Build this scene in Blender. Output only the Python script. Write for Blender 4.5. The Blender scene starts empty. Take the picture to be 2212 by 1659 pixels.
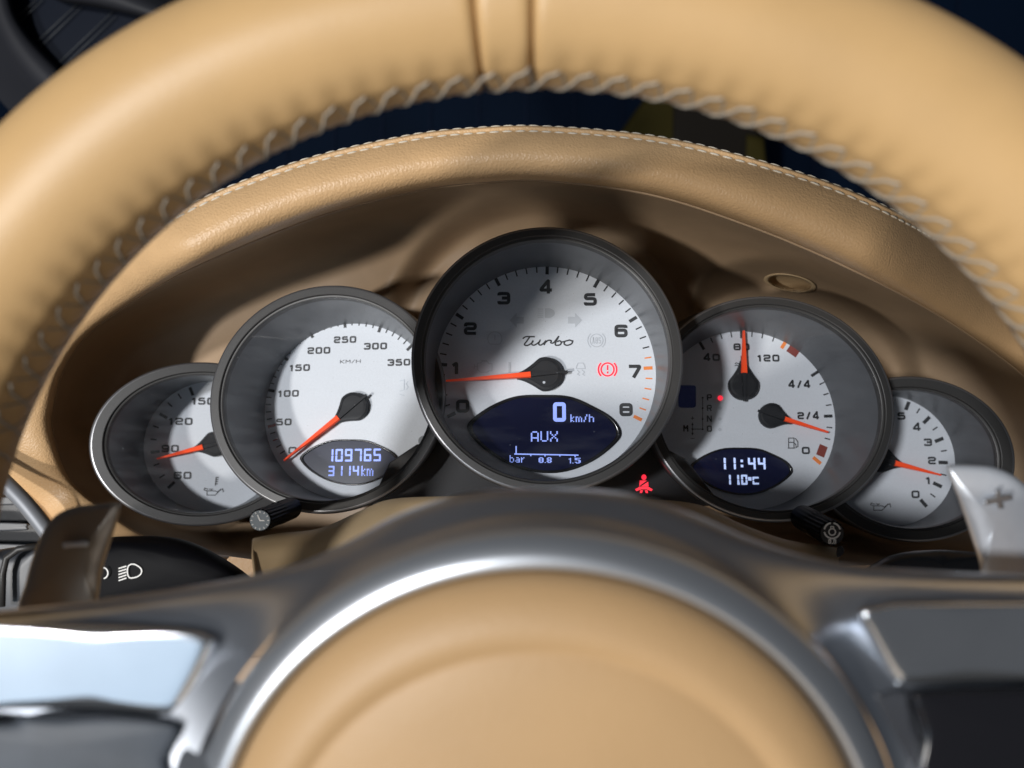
import bpy, bmesh, math, random
from mathutils import Vector, Matrix
random.seed(4)
SC = bpy.context.scene
COL = SC.collection
PI = math.pi

# ------------------------------------------------------------------ camera
FPX, CX, CY = 1948.0, 1106.0, 829.5          # focal length and centre in units of a 2212 wide picture
cam = bpy.data.cameras.new("camera")
cam.sensor_width = 36.0
cam.lens = 36.0 * FPX / 2212.0
cam.clip_start, cam.clip_end = 0.01, 60.0
cam.dof.use_dof = True
cam.dof.focus_distance = 0.425
cam.dof.aperture_fstop = 9.0
camo = bpy.data.objects.new("camera", cam)
camo.rotation_euler = (PI / 2, 0, 0)
COL.objects.link(camo)
SC.camera = camo

# ------------------------------------------------------------------ world and lamps
w = bpy.data.worlds.new("World"); SC.world = w; w.use_nodes = True
w.node_tree.nodes["Background"].inputs[0].default_value = (0.75, 0.85, 1.0, 1)
w.node_tree.nodes["Background"].inputs[1].default_value = 0.06
SC.view_settings.view_transform = 'Standard'
SC.view_settings.look = 'None'
SC.view_settings.exposure = 0.0
SC.cycles.max_bounces = 8
SC.cycles.transparent_max_bounces = 12
SC.cycles.use_denoising = True

def area(name, loc, target, power, sx, sy=None, col=(1, 1, 1), shape='RECTANGLE'):
    l = bpy.data.lights.new(name, 'AREA'); l.energy = power; l.shape = shape
    l.size = sx
    if sy: l.size_y = sy
    l.color = col
    o = bpy.data.objects.new(name, l); o.location = loc
    o.rotation_euler = (Vector(target) - Vector(loc)).to_track_quat('-Z', 'Y').to_euler()
    COL.objects.link(o); return o
T0 = Vector((0.0, 0.42, 0.0))
KD = Vector((-0.60, -1.0, -0.17)).normalized()          # two lights on the driver's side
KE = Vector((-0.42, -1.0, 0.075)).normalized()
area("low_key_lamp", T0 + KD * 3.0, T0, 49.0, 0.17, col=(1.0, 0.96, 0.91), shape='DISK')
area("high_key_lamp", T0 + KE * 3.0, T0, 56.0, 0.17, col=(0.97, 0.98, 1.0), shape='DISK')
area("window_lamp", (-0.92, -1.25, -0.70), (-0.05, 0.2, -0.1), 4.2, 1.1, 0.85, col=(0.64, 0.82, 1.0))
area("bounce_fill_lamp", (0.0, -0.33, -0.75), (0.05, 0.40, 0.05), 1.0, 0.8, 0.5, col=(1.0, 0.82, 0.62))  # added unseen warm fill, in place of bounce from seats and lap

# ------------------------------------------------------------------ helpers
def P(x, y, d):
    return Vector(((x - CX) / FPX * d, d, -(y - CY) / FPX * d))

W = {}                                         # world matrix of each made object
def empty(name, loc, label, cat, group=None, mat=None):
    o = bpy.data.objects.new(name, None); COL.objects.link(o)
    o.empty_display_size = 0.01
    m = mat if mat is not None else Matrix.Translation(Vector(loc))
    o.matrix_basis = m; W[o] = m
    o["label"] = label; o["category"] = cat
    if group: o["group"] = group
    return o
def mo(name, verts, faces, mat, parent=None, smooth=True, local=False, loc=None):
    me = bpy.data.meshes.new(name)
    if parent is not None and not local:
        inv = W[parent].inverted(); verts = [inv @ Vector(v) for v in verts]
    me.from_pydata([tuple(v) for v in verts], [], faces)
    me.validate(); 
    bm = bmesh.new(); bm.from_mesh(me)
    bmesh.ops.recalc_face_normals(bm, faces=bm.faces)
    bm.to_mesh(me); bm.free()
    if smooth:
        me.polygons.foreach_set("use_smooth", [True] * len(me.polygons))
    me.materials.append(mat); me.update()
    o = bpy.data.objects.new(name, me); COL.objects.link(o)
    if parent is not None:
        o.parent = parent; W[o] = W[parent]
    else:
        W[o] = Matrix()
    return o
def tag(o, label, cat, group=None, kind=None):
    o["label"] = label
    if cat: o["category"] = cat
    if group: o["group"] = group
    if kind: o["kind"] = kind
def dupm(name, src_mesh, parent, world):
    o = bpy.data.objects.new(name, src_mesh); COL.objects.link(o)
    o.parent = parent; o.matrix_basis = W[parent].inverted() @ world; W[o] = world
    return o
def autosharp(o, ang=35):
    me = o.data
    bm = bmesh.new(); bm.from_mesh(me)
    for e in bm.edges:
        if len(e.link_faces) == 2 and e.calc_face_angle(0) > math.radians(ang): e.smooth = False
    bm.to_mesh(me); bm.free()

def sstep(a, b, x):
    t = max(0.0, min(1.0, (x - a) / (b - a))); return t * t * (3 - 2 * t)
def catmull(pts, n, closed=False):
    pts = [Vector(p) for p in pts]; out = []; m = len(pts)
    segs = m if closed else m - 1
    for i in range(segs):
        if closed: p0, p1, p2, p3 = pts[i - 1], pts[i], pts[(i + 1) % m], pts[(i + 2) % m]
        else: p0, p1, p2, p3 = pts[max(i - 1, 0)], pts[i], pts[i + 1], pts[min(i + 2, m - 1)]
        for k in range(n):
            t = k / n
            out.append(0.5 * ((2 * p1) + (p2 - p0) * t + (2 * p0 - 5 * p1 + 4 * p2 - p3) * t * t + (3 * p1 - p0 - 3 * p2 + p3) * t ** 3))
    if not closed: out.append(pts[-1])
    return out
def grid_faces(nu, nv, closed_u=False):
    f = []
    for i in range(nu if closed_u else nu - 1):
        j = (i + 1) % nu
        for k in range(nv - 1):
            f.append((i * nv + k, j * nv + k, j * nv + k + 1, i * nv + k + 1))
    return f
def lathe(profile, n=128, cap0=False, cap1=False):
    """profile of (r, z) turned about Z"""
    v = []; m = len(profile)
    for i in range(n):
        a = 2 * PI * i / n
        for r, z in profile: v.append((r * math.cos(a), r * math.sin(a), z))
    f = grid_faces(n, m, True)
    if cap0: f.append([i * m for i in range(n)])
    if cap1: f.append([i * m + m - 1 for i in range(n)])
    return v, f
def tube(pts, r, n=8, caps=True):
    v = []; f = []; pts = [Vector(p) for p in pts]; m = len(pts)
    rr = r if isinstance(r, (list, tuple)) else [r] * m
    up = None
    for i, p in enumerate(pts):
        t = (pts[min(i + 1, m - 1)] - pts[max(i - 1, 0)]).normalized()
        if up is None: up = t.orthogonal().normalized()
        up = (up - t * up.dot(t)).normalized(); b = t.cross(up)
        for k in range(n):
            a = 2 * PI * k / n
            v.append(p + (up * math.cos(a) + b * math.sin(a)) * rr[i])
    for i in range(m - 1):
        for k in range(n):
            f.append((i * n + k, i * n + (k + 1) % n, (i + 1) * n + (k + 1) % n, (i + 1) * n + k))
    if caps: f.append(list(range(n))); f.append([(m - 1) * n + k for k in range(n)])
    return v, f
def pillow(outline, depth, thick, edge, dome=0.0, rings=7, tilt=(0, 0), n=10, closed_smooth=True):
    """a slab with this picture outline, standing at its own depth: rounded edge of width `edge` (m), domed front, real thickness"""
    o2 = catmull(outline, n, True) if closed_smooth else [Vector(p) for p in outline]
    c = sum(o2, Vector((0, 0))) / len(o2)
    v = []; prof = []
    e = edge / depth * FPX
    prof.append((1.0, 0.0, thick)); prof.append((1.0, 0.0, edge))
    for k in range(1, 6):
        a = k / 5 * PI / 2
        prof.append((1.0, -e * (1 - math.cos(a)), edge * (1 - math.sin(a))))
    for k in range(1, rings + 1):
        prof.append((1 - k / rings, -e, 0.0))
    m = len(prof)
    for p in o2:
        for s, off, dd in prof:
            d = (p - c); L = d.length
            q = c + d * (s * max(0, (L + off) / L) if L > 1e-6 else 0)
            rr = (q - c).length / max(L, 1e-6)
            dep = depth + dd - dome * (1 - rr * rr) + tilt[0] * (q.x - c.x) + tilt[1] * (q.y - c.y)
            v.append(P(q.x, q.y, dep))
    f = grid_faces(len(o2), m, True)
    f.append([i * m for i in range(len(o2))])
    bmv = v
    return bmv, f

# ------------------------------------------------------------------ materials
def mat(name, col, rough=0.5, metal=0.0, spec=0.5, emit=None, estr=1.0, var=0.0, vscale=30, coat=0.0):
    m = bpy.data.materials.new(name); m.use_nodes = True
    b = m.node_tree.nodes["Principled BSDF"]
    b.inputs["Base Color"].default_value = (*col, 1)
    b.inputs["Roughness"].default_value = rough
    b.inputs["Metallic"].default_value = metal
    b.inputs["Specular IOR Level"].default_value = spec
    b.inputs["Coat Weight"].default_value = coat
    if emit:
        b.inputs["Emission Color"].default_value = (*emit, 1); b.inputs["Emission Strength"].default_value = estr
    nt = m.node_tree
    if var:
        tc = nt.nodes.new("ShaderNodeTexCoord"); nz = nt.nodes.new("ShaderNodeTexNoise")
        nz.inputs["Scale"].default_value = vscale; nz.inputs["Detail"].default_value = 6
        mr = nt.nodes.new("ShaderNodeMapRange"); mr.inputs[1].default_value = 0.3; mr.inputs[2].default_value = 0.7
        mr.inputs[3].default_value = 1 - var; mr.inputs[4].default_value = 1 + var
        mx = nt.nodes.new("ShaderNodeMix"); mx.data_type = 'RGBA'; mx.blend_type = 'MULTIPLY'; mx.inputs[0].default_value = 1
        mx.inputs[6].default_value = (*col, 1)
        nt.links.new(tc.outputs["Object"], nz.inputs["Vector"]); nt.links.new(nz.outputs["Fac"], mr.inputs[0])
        cc = nt.nodes.new("ShaderNodeCombineColor")
        for i in range(3): nt.links.new(mr.outputs[0], cc.inputs[i])
        nt.links.new(cc.outputs[0], mx.inputs[7]); nt.links.new(mx.outputs[2], b.inputs["Base Color"])
    return m
def bump(m, scale, dist, kind='voronoi', strength=1.0, stretch=None):
    nt = m.node_tree; b = nt.nodes["Principled BSDF"]
    tc = nt.nodes.new("ShaderNodeTexCoord"); src = tc.outputs["Object"]
    if stretch:
        mp = nt.nodes.new("ShaderNodeMapping"); mp.inputs["Scale"].default_value = stretch
        nt.links.new(src, mp.inputs["Vector"]); src = mp.outputs[0]
    if kind == 'voronoi':
        n0 = nt.nodes.new("ShaderNodeTexNoise"); n0.inputs["Scale"].default_value = scale * 0.7; n0.inputs["Detail"].default_value = 2
        ad = nt.nodes.new("ShaderNodeMix"); ad.data_type = 'VECTOR'; ad.inputs[0].default_value = 0.0008
        nt.links.new(src, n0.inputs["Vector"]); nt.links.new(src, ad.inputs[4]); nt.links.new(n0.outputs["Color"], ad.inputs[5])
        t = nt.nodes.new("ShaderNodeTexVoronoi"); t.feature = 'SMOOTH_F1'; t.inputs["Scale"].default_value = scale
        nt.links.new(ad.outputs[1], t.inputs["Vector"]); h = t.outputs["Distance"]
    else:
        t = nt.nodes.new("ShaderNodeTexNoise"); t.inputs["Scale"].default_value = scale; t.inputs["Detail"].default_value = 4
        nt.links.new(src, t.inputs["Vector"]); h = t.outputs["Fac"]
    bp = nt.nodes.new("ShaderNodeBump"); bp.inputs["Distance"].default_value = dist; bp.inputs["Strength"].default_value = strength
    nt.links.new(h, bp.inputs["Height"]); nt.links.new(bp.outputs[0], b.inputs["Normal"])
    return m

TAN = (0.50, 0.315, 0.145)
M = {}
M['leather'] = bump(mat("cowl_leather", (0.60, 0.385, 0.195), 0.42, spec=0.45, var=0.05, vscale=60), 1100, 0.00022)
M['rim_leather'] = bump(mat("rim_leather", (0.525, 0.336, 0.152), 0.44, spec=0.4, var=0.07, vscale=28), 1400, 0.00005)
M['airbag'] = bump(mat("airbag_vinyl", (0.42, 0.268, 0.132), 0.5, spec=0.35, var=0.05, vscale=25), 1300, 0.00008)
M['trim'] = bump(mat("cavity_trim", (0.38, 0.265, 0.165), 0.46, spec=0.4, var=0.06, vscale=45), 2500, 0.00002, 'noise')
M['shroud'] = bump(mat("column_plastic", (0.47, 0.345, 0.20), 0.5, spec=0.35, var=0.05, vscale=50), 2000, 0.00003, 'noise')
M['thread'] = bump(mat("cream_thread", (0.62, 0.56, 0.46), 0.6, spec=0.3), 4000, 0.0002, 'noise')
M['thread_grey'] = mat("grey_thread", (0.36, 0.32, 0.26), 0.5, spec=0.4)
M['bezel'] = bump(mat("bezel_satin", (0.042, 0.041, 0.040), 0.45, metal=0.3, var=0.10, vscale=2500), 3500, 0.00003, 'noise')
M['bezel_edge'] = mat("bezel_polished", (0.21, 0.21, 0.217), 0.34, metal=0.75)
M['cup'] = mat("cup_grey", (0.105, 0.112, 0.122), 0.36, spec=0.35, var=0.06, vscale=80)
M['dial'] = bump(mat("dial_silver", (0.66, 0.70, 0.755), 0.42, metal=0.0, spec=0.4, var=0.03, vscale=900), 3000, 0.00001, 'noise')
M['print'] = mat("dial_print", (0.022, 0.024, 0.028), 0.5)
M['print_faint'] = mat("dial_print_faint", (0.50, 0.535, 0.58), 0.5)
M['print_red'] = mat("dial_print_red", (0.38, 0.05, 0.035), 0.5)
M['print_orange'] = mat("dial_print_orange", (0.85, 0.24, 0.05), 0.5)
M['print_dark_red'] = mat("dial_print_dark_red", (0.22, 0.04, 0.03), 0.5)
M['black'] = bump(mat("black_plastic", (0.012, 0.012, 0.014), 0.42, spec=0.4), 2500, 0.00003, 'noise')
M['stalk'] = mat('stalk_black', (0.003, 0.003, 0.004), 0.5, spec=0.06)
M['switch'] = mat('switch_slate', (0.05, 0.06, 0.075), 0.55, spec=0.4, var=0.2, vscale=70)
M['black_gloss'] = mat("black_gloss", (0.008, 0.008, 0.010), 0.18, spec=0.5)
M['hub_black'] = mat("needle_hub_black", (0.014, 0.015, 0.018), 0.55, spec=0.25)
M['pointer'] = mat("pointer_red", (0.95, 0.085, 0.018), 0.5, spec=0.15, emit=(1, .07, .02), estr=.12)
M['lcd'] = mat("lcd_navy", (0.004, 0.005, 0.018), 0.15, spec=0.25, emit=(0.012, 0.016, 0.075), estr=0.12)
M['lcd_sunlit'] = mat("lcd_sunlit_greyblue", (0.045, 0.05, 0.075), 0.2, spec=0.4)  # speedometer screen: the paling by direct light is put into the colour
M['lcd_ink'] = mat("lcd_lit", (0.25, 0.33, 0.8), 0.5, emit=(0.26, 0.37, 0.95), estr=0.72)
M['lcd_white'] = mat("lcd_lit_pale", (0.4, 0.5, 0.8), 0.5, emit=(0.50, 0.62, 1.0), estr=0.72)
M['lamp_red'] = mat("lamp_red", (0.5, 0.02, 0.03), 0.4, emit=(1.0, 0.03, 0.06), estr=1.1)
M['silver'] = bump(mat("silver_trim", (0.47, 0.50, 0.55), 0.31, metal=0.92, var=0.04, vscale=60), 60, 0.00004, 'noise', 0.4)
M['vent_strip'] = mat('vent_strip_grey', (0.22, 0.23, 0.25), 0.5, metal=0.3)
M['plate'] = bump(mat('plate_silver', (0.52, 0.54, 0.57), 0.17, metal=0.92, var=0.04, vscale=60), 60, 0.00004, 'noise', 0.4)
M['ring'] = mat("hub_ring_silver", (0.53, 0.555, 0.59), 0.33, metal=0.9)
M['alu'] = bump(mat("satin_aluminium", (0.62, 0.66, 0.72), 0.35, metal=0.4, var=0.06, vscale=70), 500, 0.00006, 'noise')
M['shaded_paddle_grey'] = bump(mat("shaded_paddle_grey", (0.28, 0.245, 0.205), 0.40, metal=0.3, var=0.06, vscale=70), 500, 0.00005, 'noise')  # shade on the minus paddle is put into this darker colour
M['button'] = mat("button_grey", (0.035, 0.038, 0.045), 0.42, spec=0.5, var=0.15, vscale=60)
M['white_print'] = mat("white_print", (0.74, 0.73, 0.70), 0.5)
M['navy'] = mat("navy_wall", (0.0038, 0.0125, 0.033), 0.7, spec=0.1, var=0.2, vscale=2)
M['navy_line'] = mat("pale_line", (0.06, 0.065, 0.07), 0.6)
M['dark_pane'] = mat('dark_pane', (0.0014, 0.0042, 0.012), 0.5, spec=0.15)
M['navy_seam'] = mat('navy_seam', (0.008, 0.016, 0.040), 0.7, spec=0.1)
M['charcoal'] = mat("charcoal_frame", (0.018, 0.019, 0.024), 0.6, spec=0.3, var=0.15, vscale=8)
M['olive'] = mat("olive_paint", (0.045, 0.036, 0.008), 0.7, spec=0.1)
M['umber'] = mat("umber_paint", (0.018, 0.015, 0.012), 0.7, spec=0.1)
def glass_mat():
    m = bpy.data.materials.new("clear_cover"); m.use_nodes = True; nt = m.node_tree
    nt.nodes.clear()
    out = nt.nodes.new("ShaderNodeOutputMaterial"); tr = nt.nodes.new("ShaderNodeBsdfTransparent")
    gl = nt.nodes.new("ShaderNodeBsdfGlossy"); gl.inputs["Roughness"].default_value = 0.04
    df = nt.nodes.new("ShaderNodeBsdfDiffuse"); df.inputs["Color"].default_value = (0.7, 0.75, 0.8, 1)
    fr = nt.nodes.new("ShaderNodeFresnel"); fr.inputs["IOR"].default_value = 1.4
    mx = nt.nodes.new("ShaderNodeMixShader"); m2 = nt.nodes.new("ShaderNodeMixShader")
    tc = nt.nodes.new("ShaderNodeTexCoord"); nz = nt.nodes.new("ShaderNodeTexNoise"); nz.inputs["Scale"].default_value = 45; nz.inputs["Detail"].default_value = 8
    mp = nt.nodes.new("ShaderNodeMapping"); mp.inputs["Rotation"].default_value = (0, 0, 0.8); mp.inputs["Scale"].default_value = (1, 3.5, 1)
    mr = nt.nodes.new("ShaderNodeMapRange"); mr.inputs[1].default_value = 0.45; mr.inputs[2].default_value = 0.8; mr.inputs[3].default_value = 0.003; mr.inputs[4].default_value = 0.035
    # dust specks
    vo = nt.nodes.new("ShaderNodeTexVoronoi"); vo.inputs["Scale"].default_value = 230
    lt = nt.nodes.new("ShaderNodeMath"); lt.operation = 'LESS_THAN'; lt.inputs[1].default_value = 0.045
    mul = nt.nodes.new("ShaderNodeMath"); mul.operation = 'MULTIPLY'; mul.inputs[1].default_value = 0.22
    ad = nt.nodes.new("ShaderNodeMath"); ad.operation = 'ADD'
    L = nt.links.new
    L(tc.outputs["Object"], mp.inputs[0]); L(mp.outputs[0], nz.inputs["Vector"]); L(nz.outputs["Fac"], mr.inputs[0])
    L(tc.outputs["Object"], vo.inputs["Vector"]); L(vo.outputs["Distance"], lt.inputs[0]); L(lt.outputs[0], mul.inputs[0])
    L(mr.outputs[0], ad.inputs[0]); L(mul.outputs[0], ad.inputs[1])
    L(fr.outputs[0], mx.inputs[0]); L(tr.outputs[0], mx.inputs[1]); L(gl.outputs[0], mx.inputs[2])
    L(ad.outputs[0], m2.inputs[0]); L(mx.outputs[0], m2.inputs[1]); L(df.outputs[0], m2.inputs[2])
    L(m2.outputs[0], out.inputs[0]); return m
M['glass'] = glass_mat()

# ------------------------------------------------------------------ flat print: ribbons and glyphs
def ribbon(pts, wd, z, closed=False):
    pts = [Vector((p[0], p[1])) for p in pts]
    q = [pts[0]]
    for p in pts[1:]:
        if (p - q[-1]).length > 1e-7: q.append(p)
    if closed and (q[0] - q[-1]).length < 1e-7: q.pop()
    pts = q; n = len(pts); v = []; f = []
    for i, p in enumerate(pts):
        a = pts[i - 1] if (i > 0 or closed) else None
        b = pts[(i + 1) % n] if (i < n - 1 or closed) else None
        d1 = (p - a).normalized() if a is not None else (b - p).normalized()
        d2 = (b - p).normalized() if b is not None else d1
        n1 = Vector((-d1.y, d1.x)); n2 = Vector((-d2.y, d2.x)); m = n1 + n2
        if m.length < 1e-4: m = n1.copy(); k = 1
        else: m.normalize(); k = min(1 / max(m.dot(n1), 0.3), 2.2)
        o = m * (wd / 2 * k)
        v += [(p.x + o.x, p.y + o.y, z), (p.x - o.x, p.y - o.y, z)]
    for i in range(n if closed else n - 1):
        j = (i + 1) % n
        f.append((2 * i, 2 * i + 1, 2 * j + 1, 2 * j))
    return v, f
def rounded(pts, r, closed=False, n=5):
    pts = [Vector(p) for p in pts]; m = len(pts); out = []
    for i, p in enumerate(pts):
        if not closed and i in (0, m - 1): out.append(p); continue
        a = pts[i - 1]; b = pts[(i + 1) % m]
        da = (a - p); db = (b - p); rr = min(r, da.length * .5, db.length * .5)
        s = p + da.normalized() * rr; e = p + db.normalized() * rr
        for k in range(n + 1):
            t = k / n; out.append(s * (1 - t) ** 2 + p * 2 * t * (1 - t) + e * t * t)
    return out
class Mesh:
    def __init__(s): s.v = []; s.f = []
    def add(s, vf):
        k = len(s.v); s.v += [tuple(x) for x in vf[0]]; s.f += [[i + k for i in q] for q in vf[1]]; return s
    def quad(s, a, b, c, d, z): return s.add(([(*a, z), (*b, z), (*c, z), (*d, z)], [(0, 1, 2, 3)]))
    def poly(s, pts, z): return s.add(([(p[0], p[1], z) for p in pts], [list(range(len(pts)))]))
    def disc(s, x, y, r, z, n=20): return s.poly([(x + r * math.cos(2 * PI * k / n), y + r * math.sin(2 * PI * k / n)) for k in range(n)], z)
G_ = {  # centre-line glyphs in a unit box
 '0': [([(0, 0), (1, 0), (1, 1), (0, 1)], True)],
 '1': [([(.12, .72), (.62, 1), (.62, -.1)], False)],
 '2': [([(0, .74), (0, 1), (1, 1), (1, .5), (0, .5), (0, 0), (1.08, 0)], False)],
 '3': [([(0, .80), (0, 1), (1, 1), (1, 0), (0, 0), (0, .2)], False), ([(.3, .52), (1, .52)], False)],
 '4': [([(.74, -.1), (.74, 1.04), (.70, 1.04), (0, .32), (0, .2), (1.1, .2)], False)],
 '5': [([(1.0, 1), (.04, 1), (.0, .58), (1, .58), (1, 0), (0, 0), (0, .2)], False)],
 '6': [([(1, .80), (1, 1), (0, 1), (0, 0), (1, 0), (1, .58), (0, .58)], False)],
 '7': [([(-.06, 1), (1, 1), (1, .86), (.38, -.1)], False)],
 '8': [([(0, 0), (1, 0), (1, 1), (0, 1)], True), ([(0, .52), (1, .52)], False)],
 '9': [([(0, .2), (0, 0), (1, 0), (1, 1), (0, 1), (0, .45), (1, .45)], False)],
 '/': [([(.05, -.1), (.95, 1.1)], False)],
 'P': [([(0, -.1), (0, 1), (1, 1), (1, .42), (0, .42)], False)],
 'R': [([(0, -.1), (0, 1), (1, 1), (1, .45), (0, .45)], False), ([(.5, .45), (1, -.1)], False)],
 'N': [([(0, -.1), (0, 1.1), (1, -.1), (1, 1.1)], False)],
 'D': [([(0, 0), (1, 0), (1, 1), (0, 1)], True)],
 'M': [([(0, -.1), (0, 1.05), (.5, .4), (1, 1.05), (1, -.1)], False)],
 'K': [([(0, -.1), (0, 1.1)], False), ([(1, 1.1), (.1, .45), (1, -.1)], False)],
 'H': [([(0, -.1), (0, 1.1)], False), ([(1, -.1), (1, 1.1)], False), ([(0, .5), (1, .5)], False)],
 'A': [([(0, -.1), (.5, 1.05), (1, -.1)], False), ([(.2, .3), (.8, .3)], False)],
 'B': [([(0, 0), (1, 0), (1, 1), (0, 1)], True), ([(0, .52), (1, .52)], False)],
 'S': [([(1, .85), (1, 1), (0, 1), (0, .52), (1, .52), (1, 0), (0, 0), (0, .15)], False)],
 '+': [([(0, .5), (1, .5)], False), ([(.5, 0), (.5, 1)], False)],
 '-': [([(0, .5), (1, .5)], False)],
}
NARROW = {'1': .62, '/': .8, '.': .3}
def text_mesh(mm, s, cx, cy, tw, h, st, z, gap=0.22, rnd=0.25):
    """stroke text centred at cx,cy with full width tw and height h and stroke width st (metres)"""
    units = [NARROW.get(c, 1.0) for c in s]
    tot = sum(units) + gap * (len(s) - 1)
    u = tw / tot; x = cx - tw / 2
    for c, k in zip(s, units):
        gw = u * k
        if c == '.':
            mm.quad((x + gw / 2 - st / 2, cy - h / 2), (x + gw / 2 + st / 2, cy - h / 2), (x + gw / 2 + st / 2, cy - h / 2 + st), (x + gw / 2 - st / 2, cy - h / 2 + st), z)
        else:
            bw = max(gw - st, gw * .3); bh = h - st; ox = x + (gw - bw) / 2; oy = cy - bh / 2
            if c == '1': bw = gw * 0.9; ox = x
            for pts, cl in G_[c]:
                q = [Vector((ox + px * bw, oy + (py if 0 <= py <= 1 else (-st / 2 / bh if py < 0 else 1 + st / 2 / bh)) * bh)) for px, py in pts]
                mm.add(ribbon(rounded(q, rnd * min(bw, bh), cl), st, z + random.random() * 2e-6, cl))
        x += gw + gap * u
    return mm
PIX = {  # 5x7 dot glyphs
 'A': ["01110", "10001", "10001", "10001", "11111", "10001", "10001"],
 'U': ["10001", "10001", "10001", "10001", "10001", "10001", "01110"],
 'X': ["10001", "10001", "01010", "00100", "01010", "10001", "10001"],
 'k': ["100", "100", "101", "110", "100", "110", "101"],
 'm': ["00000", "00000", "11010", "10101", "10101", "10101", "10101"],
 '/': ["001", "001", "010", "010", "010", "100", "100"],
 'h': ["1000", "1000", "1110", "1001", "1001", "1001", "1001"],
 'b': ["1000", "1000", "1110", "1001", "1001", "1001", "1110"],
 'a': ["0000", "0000", "0110", "0001", "0111", "1001", "0111"],
 'r': ["000", "000", "101", "110", "100", "100", "100"],
 '0': ["01110", "11011", "11011", "11011", "11011", "11011", "01110"],
 '.': ["0", "0", "0", "0", "0", "0", "1"],
 '8': ["01110", "11011", "11011", "01110", "11011", "11011", "01110"],
 '1': ["01", "11", "01", "01", "01", "01", "01"],
 '5': ["11111", "11000", "11110", "00011", "00011", "11011", "01110"],
 ' ': ["0"] * 7,
}
def pix_mesh(mm, s, x0, y0, x1, y1, z):
    """dot-matrix text filling the box"""
    cols = sum(len(PIX[c][0]) for c in s) + len(s) - 1
    dx = (x1 - x0) / cols; dy = (y1 - y0) / 7; x = x0
    for c in s:
        g = PIX[c]
        for r, row in enumerate(g):
            for k, b in enumerate(row):
                if b == '1':
                    a = x + k * dx; t = y1 - r * dy; e = 0.04
                    mm.quad((a + e * dx, t - dy * (1 - e)), (a + dx * (1 - e), t - dy * (1 - e)), (a + dx * (1 - e), t - e * dy), (a + e * dx, t - e * dy), z)
        x += (len(g[0]) + 1) * dx
    return mm
SEG = {'0': 'abcdef', '1': 'bc', '2': 'abged', '3': 'abgcd', '4': 'fgbc', '5': 'afgcd', '6': 'afgedc', '7': 'abc', '8': 'abcdefg', '9': 'abcdfg', 'C': 'afed'}
def seg_mesh(mm, c, x0, y0, x1, y1, st, z, sk=0.0):
    ym = (y0 + y1) / 2; g = st * 0.12; h = st
    def S(x, y): return (x + (y - y0) * sk, y)
    B = {'a': (x0 + g, y1 - h, x1 - g, y1), 'g': (x0 + g, ym - h / 2, x1 - g, ym + h / 2), 'd': (x0 + g, y0, x1 - g, y0 + h),
         'b': (x1 - h, ym + g, x1, y1 - g), 'c': (x1 - h, y0 + g, x1, ym - g), 'f': (x0, ym + g, x0 + h, y1 - g), 'e': (x0, y0 + g, x0 + h, ym - g)}
    for s in SEG[c]:
        a, b, cc, d = B[s]
        e = st * .18
        mm.poly([S(a + e, b), S(cc - e, b), S(cc, b + e), S(cc, d - e), S(cc - e, d), S(a + e, d), S(a, d - e), S(a, b + e)], z + random.random() * 3e-6)
    return mm
LENS = [((x - 808.5) / 456.5, (1293.5 - y) / 231.5) for x, y in [(352, 1262), (385, 1200), (500, 1122), (640, 1070), (800, 1062), (960, 1072), (1100, 1130), (1215, 1200), (1265, 1282), (1230, 1350), (1110, 1445), (965, 1508), (830, 1525), (690, 1505), (560, 1455), (425, 1360)]]

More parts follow.
